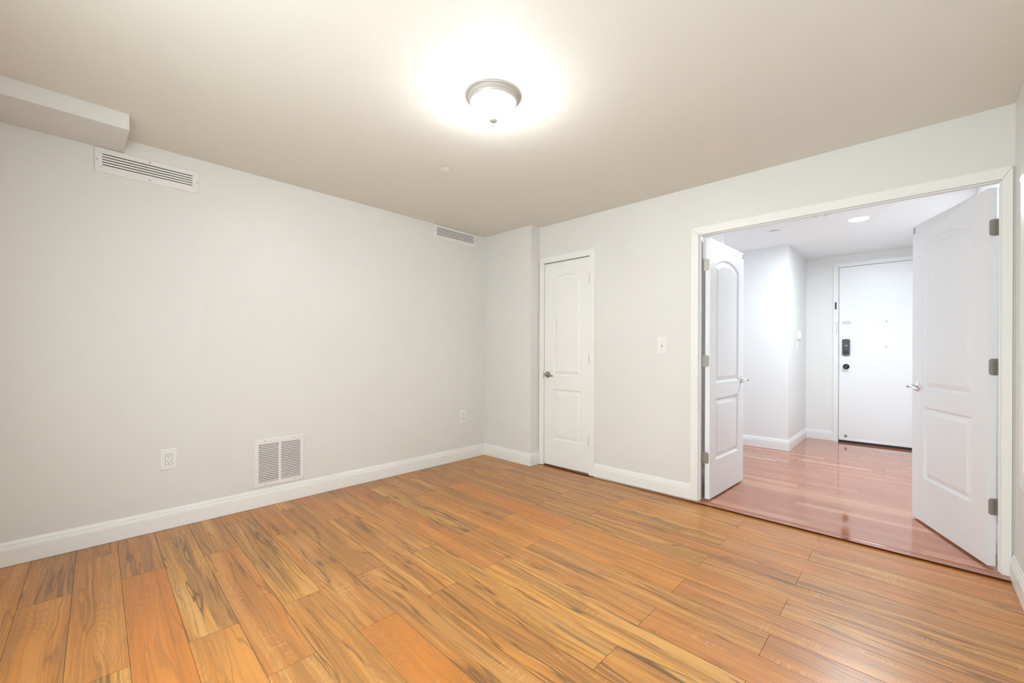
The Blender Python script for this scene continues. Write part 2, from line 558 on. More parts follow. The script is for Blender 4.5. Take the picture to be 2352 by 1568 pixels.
struct('ceiling_soffit', boxes((0, 0.386, YF, -3.13, 2.355, HC)), M_WALL, 'boxed soffit under the ceiling at the upper left', 'soffit')

# hall shell
struct('wall_hall_near', boxes((-1, 2.165, TW, 1.00, -0.1, HZ)), M_HWALL, 'short white hall wall behind the left open door', 'wall')
struct('wall_hall_pillar', boxes((-1, PX, PY, HY + 0.1, -0.1, HZ)), M_HWALL, 'white projecting hall wall corner beyond the left door', 'wall')
struct('wall_hall_back', boxes((PX, HX + 0.1, HY, HY + 0.1, -0.1, HZ)), M_HWALL, 'white hall wall around the entry door', 'wall')
struct('wall_hall_right', boxes((HX, HX + 0.1, TW, HY, -0.1, HZ)), M_HWALL, 'white hall wall behind the right open door', 'wall')
y0, y1, z0, z1 = WIN2
bm = boxes((-1.1, -1, 1.0, y0, -0.1, HZ), (-1.1, -1, y1, PY, -0.1, HZ), (-1.1, -1, y0, y1, -0.1, z0), (-1.1, -1, y0, y1, z1, HZ))
struct('wall_hall_left', bm, M_HWALL, 'white wall at the far left end of the hall', 'wall')
struct('ceiling_hall', boxes((-1.1, HX + 0.1, TW, HY + 0.1, HZ, HZ + 0.1)), M_HCEIL, 'white ceiling of the hall', 'ceiling')

# ------------------------------------------------------------------ baseboards
BB = [(0.015, 0.0015), (0.015, 0.086), (0.0125, 0.0875), (0.0125, 0.0895), (0.0142, 0.091), (0.0105, 0.105), (0.0075, 0.1065), (0.0075, 0.1085), (0.0095, 0.110), (0.0035, 0.128), (0.0, 0.128)]


def baseboard(name, path, m, label, z=0.0):
    """path on the wall surface, room on the left hand side of travel"""
    bm = bmesh.new()
    P = [Vector((a, b)) for a, b in path]
    offs = []
    for i in range(len(P)):
        ns = []
        if i > 0:
            t = (P[i] - P[i - 1]).normalized()
            ns.append(Vector((-t.y, t.x)))
        if i < len(P) - 1:
            t = (P[i + 1] - P[i]).normalized()
            ns.append(Vector((-t.y, t.x)))
        if len(ns) == 2:
            nn = (ns[0] + ns[1])
            offs.append(nn / (1 + ns[0].dot(ns[1])))
        else:
            offs.append(ns[0])
    rings = []
    for p, o in zip(P, offs):
        rings.append([bm.verts.new((p.x + o.x * a, p.y + o.y * a, z + b)) for a, b in BB] + [bm.verts.new((p.x, p.y, z + 0.0015))])
    n = len(rings[0])
    for a, b in zip(rings, rings[1:]):
        for i in range(n):
            j = (i + 1) % n
            bm.faces.new((a[i], a[j], b[j], b[i]))
    bm.faces.new(rings[0])
    bm.faces.new(rings[-1])
    return struct(name, bm, m, label, 'baseboard')


baseboard('baseboard_left', [(0, -BD - 0.0), (0, YF)][::1], M_TRIM, 'white moulded baseboard along the long left wall')
baseboard('baseboard_back', [(0.6975, 0), (BW, 0), (BW, -BD), (0, -BD)], M_TRIM, 'white baseboard around the boxed-out corner left of the closet')
baseboard('baseboard_middle', [(2.233, 0), (1.3576, 0)], M_TRIM, 'white baseboard between the closet door and the double doors')
baseboard('baseboard_right', [(XR, YF), (XR, -0.0135)], M_TRIM, 'white baseboard on the right wall')
baseboard('baseboard_hall_near', [(2.165, 1.00), (2.165, TW)], M_HTRIM, 'white baseboard behind the left open door', HF)
baseboard('baseboard_hall_pillar', [(2.73, HY), (PX, HY), (PX, PY), (-1, PY)], M_HTRIM, 'white baseboard wrapping the hall corner beside the entry door', HF)
baseboard('baseboard_hall_right', [(HX, TW), (HX, HY)], M_HTRIM, 'white baseboard of the hall wall behind the right door', HF)


# ------------------------------------------------------------------ door casings and jambs
def casing(bm, x0, x1, zt, wl, wr, wt, y=-0.012, t=0.012, z0=0.004):
    """mitred flat casing: inner opening x0..x1, top zt, widths left/right/top"""
    g = 0.0006
    pts_in = [(x0, z0), (x0, zt), (x1, zt), (x1, z0)]
    pts_out = [(x0 - wl, z0), (x0 - wl, zt + wt), (x1 + wr, zt + wt), (x1 + wr, z0)]
    for i in range(3):
        a, b, c, d_ = pts_in[i], pts_in[i + 1], pts_out[i + 1], pts_out[i]
        # tiny mitre gap
        def sh(p, q, e):
            L_ = math.hypot(q[0] - p[0], q[1] - p[1])
            return (p[0] + (q[0] - p[0]) * e / L_, p[1] + (q[1] - p[1]) * e / L_)
        e0 = g if i > 0 else 0
        e1 = g if i < 2 else 0
        a2, d2 = sh(a, b, e0), sh(d_, c, e0)
        b2, c2 = sh(b, a, e1), sh(c, d_, e1)
        fr, bk = [], []
        for p in (a2, b2, c2, d2):
            fr.append(bm.verts.new((p[0], y, p[1])))
            bk.append(bm.verts.new((p[0], y + t, p[1])))
        bm.faces.new(fr)
        bm.faces.new(bk)
        for k in range(4):
            j = (k + 1) % 4
            bm.faces.new((fr[k], fr[j], bk[j], bk[k]))


# closet frame
t1 = prop(empty('trim_1', (0.0, 0, 0)), 'white casing around the narrow closet door', 'door casing', kind='structure')
bm = bmesh.new()
casing(bm, CL0, CL1, CLT, 0.057, 0.057, 0.057)
new_obj('casing', bm, M_TRIM, t1, bevel=0.0015)
bm = boxes((CL0 - .018, CL0 - .003, 0, TW, 0.002, CLT), (CL1 + .003, CL1 + .018, 0, TW, 0.002, CLT), (CL0 - .018, CL1 + .018, 0, TW, CLT + .003, CLT + .018),
           (CL0 - .003, CL0 + .009, 0.040, 0.065, 0.002, CLT), (CL1 - .009, CL1 + .003, 0.040, 0.065, 0.002, CLT), (CL0, CL1, 0.040, 0.065, CLT - .009, CLT + .003))
new_obj('jamb', bm, M_TRIM, t1)
bm = boxes((CL0 - 0.0035, CL0 - 0.0005, -0.017, 0.006, 0.887, 0.947))
new_obj('strike_plate', bm, M_SCREW, t1, bevel=0.002)

# double-door frame
t2 = prop(empty('trim_2', (0.0, 0, 0)), 'wide white casing and jamb around the open double doorway', 'door casing', kind='structure')
bm = bmesh.new()
casing(bm, FR0 - 0.002, FR1 + 0.002, FRT, 0.055, 0.035, 0.0605)
new_obj('casing', bm, M_TRIM, t2, bevel=0.0015)
bm = boxes((FR0 - .018, FR0 + 0.001, 0, TW, 0.004, FRT + .002), (FR1 - 0.001, FR1 + .018, 0, TW, 0.004, FRT + .002), (FR0 - .018, FR1 + .018, 0, TW, FRT + 0.002, FRT + .018))
new_obj('jamb', bm, M_HTRIM, t2, bevel=0.001)
bm = boxes((FR0 + 0.001, FR0 + 0.010, 0.010, 0.035, 0.013, FRT + .002), (FR1 - 0.007, FR1 - 0.001, 0.010, 0.035, 0.013, FRT + .002), (FR0 + .01, FR1 - .007, 0.010, 0.035, FRT - 0.007, FRT + .002))
new_obj('door_stop', bm, M_HTRIM, t2, bevel=0.0015)
for xc in (3.017, 3.070):
    bm = boxes((xc - 0.018, xc + 0.018, 0.036, 0.066, FRT - 0.001, FRT + 0.003), (xc - 0.011, xc + 0.011, 0.032, 0.062, FRT - 0.011, FRT))
    c_ = new_obj('ball_catch', bm, M_PLASTIC, t2, bevel=0.001)
    bm = boxes((xc - 0.003, xc + 0.003, 0.0305, 0.034, FRT - 0.008, FRT - 0.003))
    new_obj('catch_hole', bm, M_BLACK, c_)


# ------------------------------------------------------------------ panelled door leaves
def leaf_mesh(w, h, z0, px0, px1, up0, up_spring, rise, lo0, lo1, T=0.035):
    bm = bmesh.new()
    NA = 24
    hw = (px1 - px0) / 2
    R = (hw * hw + rise * rise) / (2 * rise)
    xc, zc = (px0 + px1) / 2, up_spring + rise - R

    def arch(dd):
        x0, x1, zb, rr = px0 + dd, px1 - dd, up0 + dd, R - dd
        pts = [(x0, zb), (x1, zb)]
        for i in range(NA + 1):
            x = x1 + (x0 - x1) * i / NA
            pts.append((x, zc + math.sqrt(max(rr * rr - (x - xc) ** 2, 0))))
        return pts

    def rect(dd):
        return [(px0 + dd, lo0 + dd), (px1 - dd, lo0 + dd), (px1 - dd, lo1 - dd), (px0 + dd, lo1 - dd)]

    prof = [(0, 0), (0.0015, 0.005), (0.006, 0.0065), (0.009, 0.0105), (0.014, 0.012), (0.020, 0.0115), (0.046, 0.0035), (0.049, 0.0025)]
    for side in (0, 1):
        def V(x, z, dep=0.0):
            return bm.verts.new((x, dep if side == 0 else T - dep, z))
        def poly(pts):
            bm.faces.new([V(*p) for p in pts])
        poly([(0, z0), (px0, z0), (px0, h), (0, h)])
        poly([(px1, z0), (w, z0), (w, h), (px1, h)])
        poly([(px0, z0), (px1, z0), (px1, lo0), (px0, lo0)])
        poly([(px0, lo1), (px1, lo1), (px1, up0), (px0, up0)])
        A = arch(0)[2:]
        for p, q in zip(A, A[1:]):
            poly([p, q, (q[0], h), (p[0], h)])
        for fn in (arch, rect):
            rings = [[V(x, z, dp) for x, z in fn(dd)] for dd, dp in prof]
            for a, b in zip(rings, rings[1:]):
                n = len(a)
                for i in range(n):
                    j = (i + 1) % n
                    bm.faces.new((a[i], a[j], b[j], b[i]))
            bm.faces.new(rings[-1])
    for a, b in (((0, z0), (w, z0)), ((w, z0), (w, h)), ((w, h), (0, h)), ((0, h), (0, z0))):
        bm.faces.new([bm.verts.new((p[0], yy, p[1])) for p, yy in ((a, 0), (b, 0), (b, T), (a, T))])
    bmesh.ops.remove_doubles(bm, verts=bm.verts, dist=1e-5)
    return bm


def lever(parent, x, z, y, out, toward, m, ln=0.105):
    """lever handle: rosette on face at y, standing out by sign `out`, lever pointing to sign `toward` along x"""
    rot = Matrix.Translation((x, y, z)) @ Matrix.Rotation(math.radians(90 if out < 0 else -90), 4, 'X')
    bm = bmesh.new()
    lathe(bm, [(0.033, 0.0), (0.033, 0.003), (0.031, 0.006), (0.020, 0.010), (0.012, 0.013), (0.0115, 0.03)], 40, rot)
    ro = new_obj('rosette', bm, m, parent, smooth=True)
    bm = bmesh.new()
    o_ = out
    pts = [(x, y + o_ * 0.026, z), (x, y + o_ * 0.042, z), (x + toward * 0.003, y + o_ * 0.052, z + 0.001), (x + toward * 0.014, y + o_ * 0.058, z + 0.005),
           (x + toward * 0.032, y + o_ * 0.057, z + 0.007), (x + toward * 0.055, y + o_ * 0.053, z + 0.001), (x + toward * 0.078, y + o_ * 0.049, z - 0.008),
           (x + toward * 0.093, y + o_ * 0.047, z - 0.010), (x + toward * ln, y + o_ * 0.046, z - 0.007)]
    rad = [0.0100, 0.0100, 0.0105, 0.0095, 0.0080, 0.0078, 0.0090, 0.0080, 0.0045]
    sq = [(1, 1), (1, 1), (1, 1), (0.8, 1), (0.5, 1), (0.4, 1.0), (0.35, 1.0), (0.35, 0.9), (0.4, 0.8)]
    tube(bm, pts, rad, 16, sq)
    o = new_obj('lever_handle', bm, m, parent, smooth=True)
    return o


def hinge(parent, x, y, z, dirx, plate_y0, plate_y1, plate_axis='x', h=0.089):
    """knuckle barrel at (x,y), plate spanning along the hinge edge of the leaf"""
    bm = bmesh.new()
    for i in range(5):
        za = z - h / 2 + h * i / 5 + 0.0006
        lathe(bm, [(0.0062, 0), (0.0062, h / 5 - 0.0012)], 16, Matrix.Translation((x, y, za)))
    lathe(bm, [(0.004, 0), (0.004, h + 0.006)], 12, Matrix.Translation((x, y, z - h / 2 - 0.003)))
    k = new_obj('hinge', bm, M_HINGE, parent, smooth=True)
    return k


def hinge_plate(parent, hin, x0, x1, y, z, h=0.089, rr=0.014):
    """plate lying on the leaf's hinge edge (local plane x = 0), drawn as a rounded rectangle across y from x0 to x1"""
    bm = bmesh.new()
    a, b = x0, x1          # a = knuckle side, b = rounded side
    s = 1 if b > a else -1
    pts = [(a, z - h / 2)]
    for i in range(7):
        t = math.radians(-90 + 15 * i)
        pts.append((b - s * rr + s * rr * math.cos(t), z - h / 2 + rr + rr * math.sin(t)))
    for i in range(7):
        t = math.radians(15 * i)
        pts.append((b - s * rr + s * rr * math.cos(t), z + h / 2 - rr + rr * math.sin(t)))
    pts.append((a, z + h / 2))
    fr = [bm.verts.new((y, p[0], p[1])) for p in pts]
    bk = [bm.verts.new((y + 0.0022, p[0], p[1])) for p in pts]
    bm.faces.new(fr)
    bm.faces.new(bk)
    n = len(pts)
    for i in range(n):
        bm.faces.new((fr[i], fr[(i + 1) % n], bk[(i + 1) % n], bk[i]))
    o = new_obj('hinge_plate', bm, M_HINGE, hin)
    for q, (fx, dz) in enumerate(((0.45, 0.032), (0.72, 0), (0.45, -0.032))):
        bm = bmesh.new()
        lathe(bm, [(0.0038, -0.0012), (0.0032, 0.0), (0.0015, 0.0006)], 16, Matrix.Translation((y - 0.0002, a + (b - a) * fx, z + dz)) @ Matrix.Rotation(math.radians(-90), 4, 'Y'))
        new_obj('screw', bm, M_SCREW, hin, smooth=True)
    return o


# closet door (door_1), swings into the room, hinges on its right
d1 = prop(empty('door_1', (CL0 + .002, 0.001, 0)), 'narrow closed white two-panel closet door with a nickel lever', 'door', kind='structure')
new_obj('leaf', leaf_mesh(CL1 - CL0 - .006, 2.047, 0.018, 0.106, 0.452, 0.917, 1.888, 0.034, 0.277, 0.782), M_TRIM, d1)
lever(d1, 0.043, 0.925, 0.0, -1, 1, M_NICKEL, 0.098)
for z in (1.838, 1.086, 0.327):
    hinge(d1, CL1 - CL0 - .004, -0.005, z, 1, 0, 0)

# left open leaf (door_2)
ANG_L = math.atan2(0.729, 0.035)
d2 = prop(empty('door_2', (2.355, 0.049, 0), ANG_L), 'left open white two-panel door of the double doorway', 'door', kind='structure')
new_obj('leaf', leaf_mesh(0.745, 2.037, 0.024, 0.120, 0.625, 0.915, 1.847, 0.062, 0.308, 0.792), M_DOOR, d2)
lever(d2, 0.695, 0.919, 0.0, -1, -1, M_CHROME)
for z in (1.832, 1.089, 0.340):
    hg = hinge(d2, -0.004, 0.052, z, 1, 0, 0)
    hinge_plate(d2, hg, 0.050, 0.006, -0.0022, z)
bm = boxes((0.712, 0.738, -0.0015, 0.001, 1.985, 2.025))
new_obj('catch_plate', bm, M_NICKEL, d2)

# right open leaf (door_3)
ANG_R = math.atan2(0.655, -0.280)
d3 = prop(empty('door_3', (3.775, 0.040, 0), ANG_R), 'right open white two-panel door of the double doorway', 'door', kind='structure')
lm = leaf_mesh(0.745, 2.037, 0.024, 0.128, 0.606, 0.913, 1.845, 0.062, 0.314, 0.797, T=0.034)
bmesh.ops.transform(lm, matrix=Matrix.Translation((0, -0.034, 0)), verts=lm.verts)
new_obj('leaf', lm, M_DOOR, d3)
lever(d3, 0.682, 0.928, 0.0, 1, -1, M_CHROME)
for z in (1.826, 1.083, 0.339):
    hg = hinge(d3, -0.006, -0.052, z, 1, 0, 0)
    hinge_plate(d3, hg, -0.050, -0.004, -0.0022, z)
bm = boxes((0.714, 0.736, -0.001, 0.0015, 1.985, 2.025))
new_obj('catch_plate', bm, M_NICKEL, d3)

# ------------------------------------------------------------------ entry door and frame
t3 = prop(empty('trim_3', (0, 0, 0)), 'flat white frame around the entry door at the end of the hall', 'door frame', kind='structure')
EX0, EX1, EZ = 2.783, 3.700, 2.265
bm = bmesh.new()
casing(bm, EX0, EX1, EZ, 0.054, 0.054, 0.054, y=HY - 0.022, t=0.022, z0=HF)
new_obj('frame', bm, M_HTRIM, t3)
bm = boxes((2.745, 2.762, HY - 0.0235, HY - 0.021, 1.725, 1.818))
new_obj('strike_slot', bm, M_BLACK, t3)
bm = boxes((2.735, 2.777, HY - 0.028, HY - 0.021, 1.541, 1.557))
ch = new_obj('chain_bracket', bm, M_ALU, t3, bevel=0.002)
bm = bmesh.new()
for i in range(9):
    z = 1.538 - i * 0.017
    xo = 2.775 - 0.0011 * i
    ring = []
    for a in range(10):
        t = 2 * math.pi * a / 9.999
        if i % 2:
            ring.append((xo + 0.005 * math.cos(t), HY - 0.027, z + 0.011 * math.sin(t)))
        else:
            ring.append((xo, HY - 0.027 + 0.005 * math.cos(t), z + 0.011 * math.sin(t)))
    tube(bm, ring, [0.0018] * 10, 6)
new_obj('door_chain', bm, M_ALU, ch, smooth=True)

d4 = prop(empty('door_4', (EX0, HY - 0.018, 0)), 'plain white metal entry door with black lock and knob at the hall end', 'door', kind='structure')
EW = EX1 - EX0
new_obj('leaf', boxes((0.004, EW - 0.004, 0, 0.017, 0.05, EZ - 0.004)), M_DOOR, d4, bevel=0.001)
bm = boxes((0.0, EW, 0.010, 0.0175, HF, EZ + 0.0))
new_obj('seal', bm, M_BLACK, d4)
bm = boxes((0.006, EW - 0.006, -0.004, 0.001, 0.040, 0.066))
sw = new_obj('sweep_strip', bm, M_ALU, d4, bevel=0.001)
bm = bmesh.new()
for i in range(4):
    lathe(bm, [(0.0028, 0), (0.0028, 0.0015)], 10, Matrix.Translation((0.05 + 0.235 * i, -0.0035, 0.052)) @ Matrix.Rotation(math.radians(90), 4, 'X'))
new_obj('sweep_screws', bm, M_SCREW, sw)
new_obj('rubber_sweep', boxes((0.004, EW - 0.004, -0.003, 0.004, HF + 0.001, 0.041)), M_BLACK, d4)
# keypad lock
lk = bmesh.new()
zb, zt = 1.137, 1.325
pts = []
for i in range(13):
    t = math.pi * i / 12
    pts.append((0.078 + 0.039 * math.cos(t), zt + 0.012 * math.sin(t)))
for i in range(13):
    t = math.pi + math.pi * i / 12
    pts.append((0.078 + 0.039 * math.cos(t), zb + 0.012 * math.sin(t)))
fr = [lk.verts.new((a, -0.022, b)) for a, b in pts]
bk = [lk.verts.new((a, 0.0, b)) for a, b in pts]
lk.faces.new(fr)
lk.faces.new(bk)
for i in range(len(pts)):
    j = (i + 1) % len(pts)
    lk.faces.new((fr[i], fr[j], bk[j], bk[i]))
lo = new_obj('keypad_lock', lk, M_LOCK, d4, bevel=0.003)
new_obj('name_plate', boxes((0.064, 0.092, -0.0235, -0.0215, 1.249, 1.258)), M_GLASS, lo)
bm = bmesh.new()
lathe(bm, [(0.005, 0), (0.005, 0.002)], 16, Matrix.Translation((0.078, -0.0215, 1.225)) @ Matrix.Rotation(math.radians(90), 4, 'X'))
new_obj('lock_button', bm, M_BLACK, lo)
bm = bmesh.new()
lathe(bm, [(0.024, 0), (0.024, 0.004), (0.019, 0.006), (0.018, 0.012), (0.0, 0.013)], 32, Matrix.Translation((0.078, -0.0215, 1.172)) @ Matrix.Rotation(math.radians(90), 4, 'X'))
new_obj('thumb_turn', bm, M_KNOB, lo, smooth=True)
# knob
bm = bmesh.new()
lathe(bm, [(0.034, 0), (0.034, 0.004), (0.03, 0.008), (0.014, 0.012), (0.012, 0.025), (0.022, 0.032), (0.029, 0.042), (0.029, 0.052), (0.022, 0.060), (0.008, 0.062), (0.0, 0.060)], 40, Matrix.Translation((0.078, 0, 0.985)) @ Matrix.Rotation(math.radians(90), 4, 'X'))
new_obj('door_knob', bm, M_KNOB, d4, smooth=True)
new_obj('edge_latch', boxes((-0.0015, 0.004, -0.003, 0.010, 0.96, 1.01)), M_KNOB, d4)
bm = boxes((0.040, 0.122, -0.004, 0.0, 1.533, 1.562))
ck = new_obj('chain_keeper', bm, M_HINGE, d4, bevel=0.002)
new_obj('keeper_slot', boxes((0.046, 0.116, -0.006, -0.0035, 1.542, 1.551)), M_ALU, ck)
for z in (1.546, 1.232):
    bm = bmesh.new()
    lathe(bm, [(0.0075, 0), (0.006, 0.002), (0.0, 0.0025)], 16, Matrix.Translation((0.463, 0, z)) @ Matrix.Rotation(math.radians(90), 4, 'X'))
    new_obj('bolt_head', bm, M_SCREW, d4, smooth=True)
bm = bmesh.new()
lathe(bm, [(0.016, 0), (0.016, 0.004), (0.013, 0.006), (0.008, 0.022), (0.009, 0.026), (0.0, 0.028)], 24, Matrix.Translation((0.076, 0, 0.098)) @ Matrix.Rotation(math.radians(90), 4, 'X'))
new_obj('bumper', bm, M_SCREW, d4, smooth=True)

# ------------------------------------------------------------------ windows (out of frame, source of daylight; the near one added as fill)
w1 = prop(empty('window_1', (XR, 0, 0)), 'white framed window on the right wall cut off by the picture edge', 'window', kind='structure')
y0, y1, z0, z1 = WIN1
c_ = 0.09
bm = boxes((-0.014, 0, y0 - c_, y0, z0 - c_, z1 + c_), (-0.014, 0, y1, y1 + c_, z0 - c_, z1 + c_), (-0.014, 0, y0, y1, z1, z1 + c_), (-0.014, 0, y0, y1, z0 - c_, z0))
new_obj('casing', bm, M_HTRIM, w1, bevel=0.002)
ym, zm = (y0 + y1) / 2, (z0 + z1) / 2
bm = boxes((0.03, 0.07, y0, y0 + .035, z0, z1), (0.03, 0.07, y1 - .035, y1, z0, z1), (0.03, 0.07, y0, y1, z0, z0 + .035), (0.03, 0.07, y0, y1, z1 - .035, z1), (0.03, 0.07, y0, y1, zm - .02, zm + .02))
new_obj('sash', bm, M_HTRIM, w1)
w2 = prop(empty('window_2', (-1, 0, 0)), 'tall bright window at the left end of the hall', 'window', kind='structure')
y0, y1, z0, z1 = WIN2
bm = boxes((-0.07, -0.03, y0, y0 + .04, z0, z1), (-0.07, -0.03, y1 - .04, y1, z0, z1), (-0.07, -0.03, y0, y1, z0, z0 + .04), (-0.07, -0.03, y0, y1, z1 - .04, z1), (-0.07, -0.03, y0, y1, 1.25, 1.29))
new_obj('sash', bm, M_HTRIM, w2)


w3 = prop(empty('window_fill', (0, YF, 0)), 'unseen wide window added in the near wall as soft fill', 'window', kind='structure')  # added out of view to even out the room light
x0, x1, z0, z1 = WIN3
xm = (x0 + x1) / 2
bm = boxes((x0, x0 + .04, -0.08, -0.04, z0, z1), (x1 - .04, x1, -0.08, -0.04, z0, z1), (x0, x1, -0.08, -0.04, z0, z0 + .04), (x0, x1, -0.08, -0.04, z1 - .04, z1), (xm - .03, xm + .03, -0.08, -0.04, z0, z1))
new_obj('sash', bm, M_TRIM, w3)

# ------------------------------------------------------------------ ceiling lamp
lamp = prop(empty('ceiling_lamp', (1.95, -1.875, HC)), 'round flush ceiling lamp with a glowing white glass bowl', 'ceiling lamp')
bm = bmesh.new()
lathe(bm, [(0.141, 0.0), (0.141, -0.0035), (0.139, -0.005), (0.129, -0.007), (0.1275, -0.009), (0.1285, -0.011), (0.127, -0.019), (0.1235, -0.022), (0.123, -0.027), (0.117, -0.035), (0.1135, -0.0365), (0.1105, -0.034), (0.100, -0.015), (0.100, 0.0)], 96)
new_obj('lamp_pan', bm, M_PAN, lamp, smooth=True)
bm = bmesh.new()
pr_ = [(0.1095, -0.030)] + [(0.1095 * math.cos(t) ** 0.75, -0.035 - 0.080 * math.sin(t)) for t in [math.radians(a) for a in (0, 6, 12, 20, 28, 36, 44, 52, 60, 68, 76, 83)]] + [(0.0, -0.115)]
lathe(bm, pr_, 96)
new_obj('glass_bowl', bm, M_BOWL, lamp, smooth=True)
bm = bmesh.new()
lathe(bm, [(0.0, -0.112), (0.012, -0.1135), (0.0215, -0.117), (0.022, -0.120), (0.015, -0.128), (0.006, -0.133), (0.003, -0.135), (0.003, -0.139), (0.0055, -0.141), (0.006, -0.144), (0.0045, -0.148), (0.0, -0.149)], 40)
new_obj('finial', bm, M_FINIAL, lamp, smooth=True)

# concealed sprinkler cover
bm = bmesh.new()
lathe(bm, [(0.012, 0.0), (0.012, -0.009), (0.0315, -0.010), (0.033, -0.0115), (0.0325, -0.013), (0.0, -0.0135)], 48)
o = new_obj('sprinkler_cover', bm, M_PLASTIC, None, smooth=True, loc=(1.112, -1.535, HC))
prop(o, 'small round white sprinkler cover on the ceiling behind the lamp', 'sprinkler cover')

# hall downlight and sprinkler cover
hl = prop(empty('recessed_light', (3.112, 1.770, HZ)), 'bright round recessed light in the hall ceiling', 'ceiling light')
bm = bmesh.new()
lathe(bm, [(0.074, 0.0), (0.074, -0.002), (0.0, -0.002)], 48)
new_obj('diffuser', bm, M_LED, hl)
bm = bmesh.new()
lathe(bm, [(0.088, 0.0), (0.087, -0.003), (0.076, -0.005), (0.074, -0.002), (0.074, 0.0)], 48, cap0=False, cap1=False)
new_obj('ring', bm, M_HCEIL, hl, smooth=True)
bm = bmesh.new()
lathe(bm, [(0.014, 0.0), (0.014, -0.006), (0.040, -0.007), (0.041, -0.009), (0.0, -0.010)], 40)
o = new_obj('sprinkler_cover', bm, M_HCEIL, None, smooth=True, loc=(2.435, 1.690, HZ))
prop(o, 'small round white disc on the hall ceiling left of the recessed light', 'sprinkler cover')


# ------------------------------------------------------------------ wall vents (local: x = out of the wall, y along, z up)
def screw(bm, y, z, x=0.0095, rr=0.0042):
    lathe(bm, [(rr, -0.001), (rr * 0.85, 0.0006), (0.0, 0.001)], 14, Matrix.Translation((x, y, z)) @ Matrix.Rotation(math.radians(90), 4, 'Y'))


def frame_mesh(y0, y1, z0, z1, by0, by1, bz0, bz1, x=0.009, lip=0.004):
    """mitred flat frame with bevelled outer lip; returns bm"""
    bm = bmesh.new()
    g = 0.0005
    rings = []
    for ins, xx in ((0, 0.0), (0, lip), (0.004, x)):
        rings.append([(xx, y0 + ins, z0 + ins), (xx, y1 - ins, z0 + ins), (xx, y1 - ins, z1 - ins), (xx, y0 + ins, z1 - ins)])
    inn = [[(x, by0, bz0), (x, by1, bz0), (x, by1, bz1), (x, by0, bz1)], [(0.001, by0, bz0), (0.001, by1, bz0), (0.001, by1, bz1), (0.001, by0, bz1)]]
    allr = rings + inn
    for i in range(4):
        j = (i + 1) % 4
        for a, b in zip(allr, allr[1:]):
            q = []
            for p, other in ((a[i], a[j]), (a[j], a[i]), (b[j], b[i]), (b[i], b[j])):
                v_ = Vector(p)
                dv = (Vector(other) - v_).normalized()
                q.append(bm.verts.new(v_ + dv * g))
            bm.faces.new(q)
    return bm


def air_vent(loc, w, h, ow, oh, label):
    t = prop(empty('air_vent', loc), label, 'air vent', 'wall air vents')
    y0, y1, z0, z1 = -w / 2, w / 2, -h / 2, h / 2
    new_obj('frame', frame_mesh(y0, y1, z0, z1, -ow / 2, ow / 2, -oh / 2, oh / 2), M_VENT, t)
    new_obj('duct_shade_sheet', boxes((0.0002, 0.0012, -ow / 2 - .01, ow / 2 + .01, -oh / 2 - .01, oh / 2 + .01)), M_DARK, t)  # thin backing sheet, the shade of the opening put into its colour
    n = 5
    p = oh / n
    for i in range(n):
        zc = -oh / 2 + p * (i + 0.30)
        bm = bmesh.new()
        a = 0.0085
        prof = [(0.0085, zc + a * 0.62), (0.0060, zc + a * 0.66), (0.0040, zc - a * 0.5), (0.0075, zc - a * 0.62)]
        e = [[bm.verts.new((px_, yy, pz)) for px_, pz in prof] for yy in (-ow / 2, ow / 2)]
        for k in range(4):
            bm.faces.new((e[0][k], e[0][(k + 1) % 4], e[1][(k + 1) % 4], e[1][k]))
        bm.faces.new(e[0])
        bm.faces.new(e[1])
        new_obj('louver', bm, M_VENT, t)
    for yy, zz in ((y0 + 0.012, 0.0), (y1 - 0.010, 0.0), (0, (z1 + oh / 2) / 2), (0, -(z1 + oh / 2) / 2)):
        bm = bmesh.new()
        screw(bm, yy, zz)
        new_obj('screw', bm, M_SCREW, t, smooth=True)
    return t


air_vent((0, -3.0065, 2.2795), 0.500, 0.148, 0.432, 0.078, 'larger looking white air vent high on the left wall beneath the soffit')
air_vent((0, -0.556, 2.3665), 0.556, 0.144, 0.496, 0.082, 'white air vent high on the left wall near the far corner')

# return-air grille
rg = prop(empty('return_grille', (0, -2.2465, 0.3205)), 'square white return air grille low on the left wall above the baseboard', 'air grille')
gw, gh = 0.347, 0.352
bm = frame_mesh(-gw / 2, gw / 2, -gh / 2, gh / 2, -0.1460, 0.1460, -0.142, 0.146, x=0.010, lip=0.005)
box(bm, 0.001, 0.0098, -0.0105, 0.0065, -0.142, 0.146)
new_obj('frame', bm, M_GRILLE, rg)
new_obj('duct_shade_sheet', boxes((0.0002, 0.0012, -0.15, 0.15, -0.15, 0.15)), M_GREYSHADE, rg)  # flat backing, shade between the louvers painted as its grey
NL = 22
for ya, yb in ((-0.146, -0.0105), (0.0065, 0.146)):
    for i in range(NL):
        zc = -0.142 + 0.288 * (i + 0.5) / NL
        bm = bmesh.new()
        prof = [(0.0092, zc + 0.0056), (0.0075, zc + 0.0058), (0.0035, zc - 0.0030), (0.0085, zc - 0.0030)]
        e = [[bm.verts.new((px_, yy, pz)) for px_, pz in prof] for yy in (ya, yb)]
        for k in range(4):
            bm.faces.new((e[0][k], e[0][(k + 1) % 4], e[1][(k + 1) % 4], e[1][k]))
        bm.faces.new(e[0])
        bm.faces.new(e[1])
        new_obj('louver', bm, M_GRILLE, rg)
for yy, zz in ((-0.103, 0.161), (0.098, 0.162), (-0.098, -0.160), (0.103, -0.159)):
    bm = bmesh.new()
    screw(bm, yy, zz, x=0.0105)
    new_obj('screw', bm, M_SCREW, rg, smooth=True)


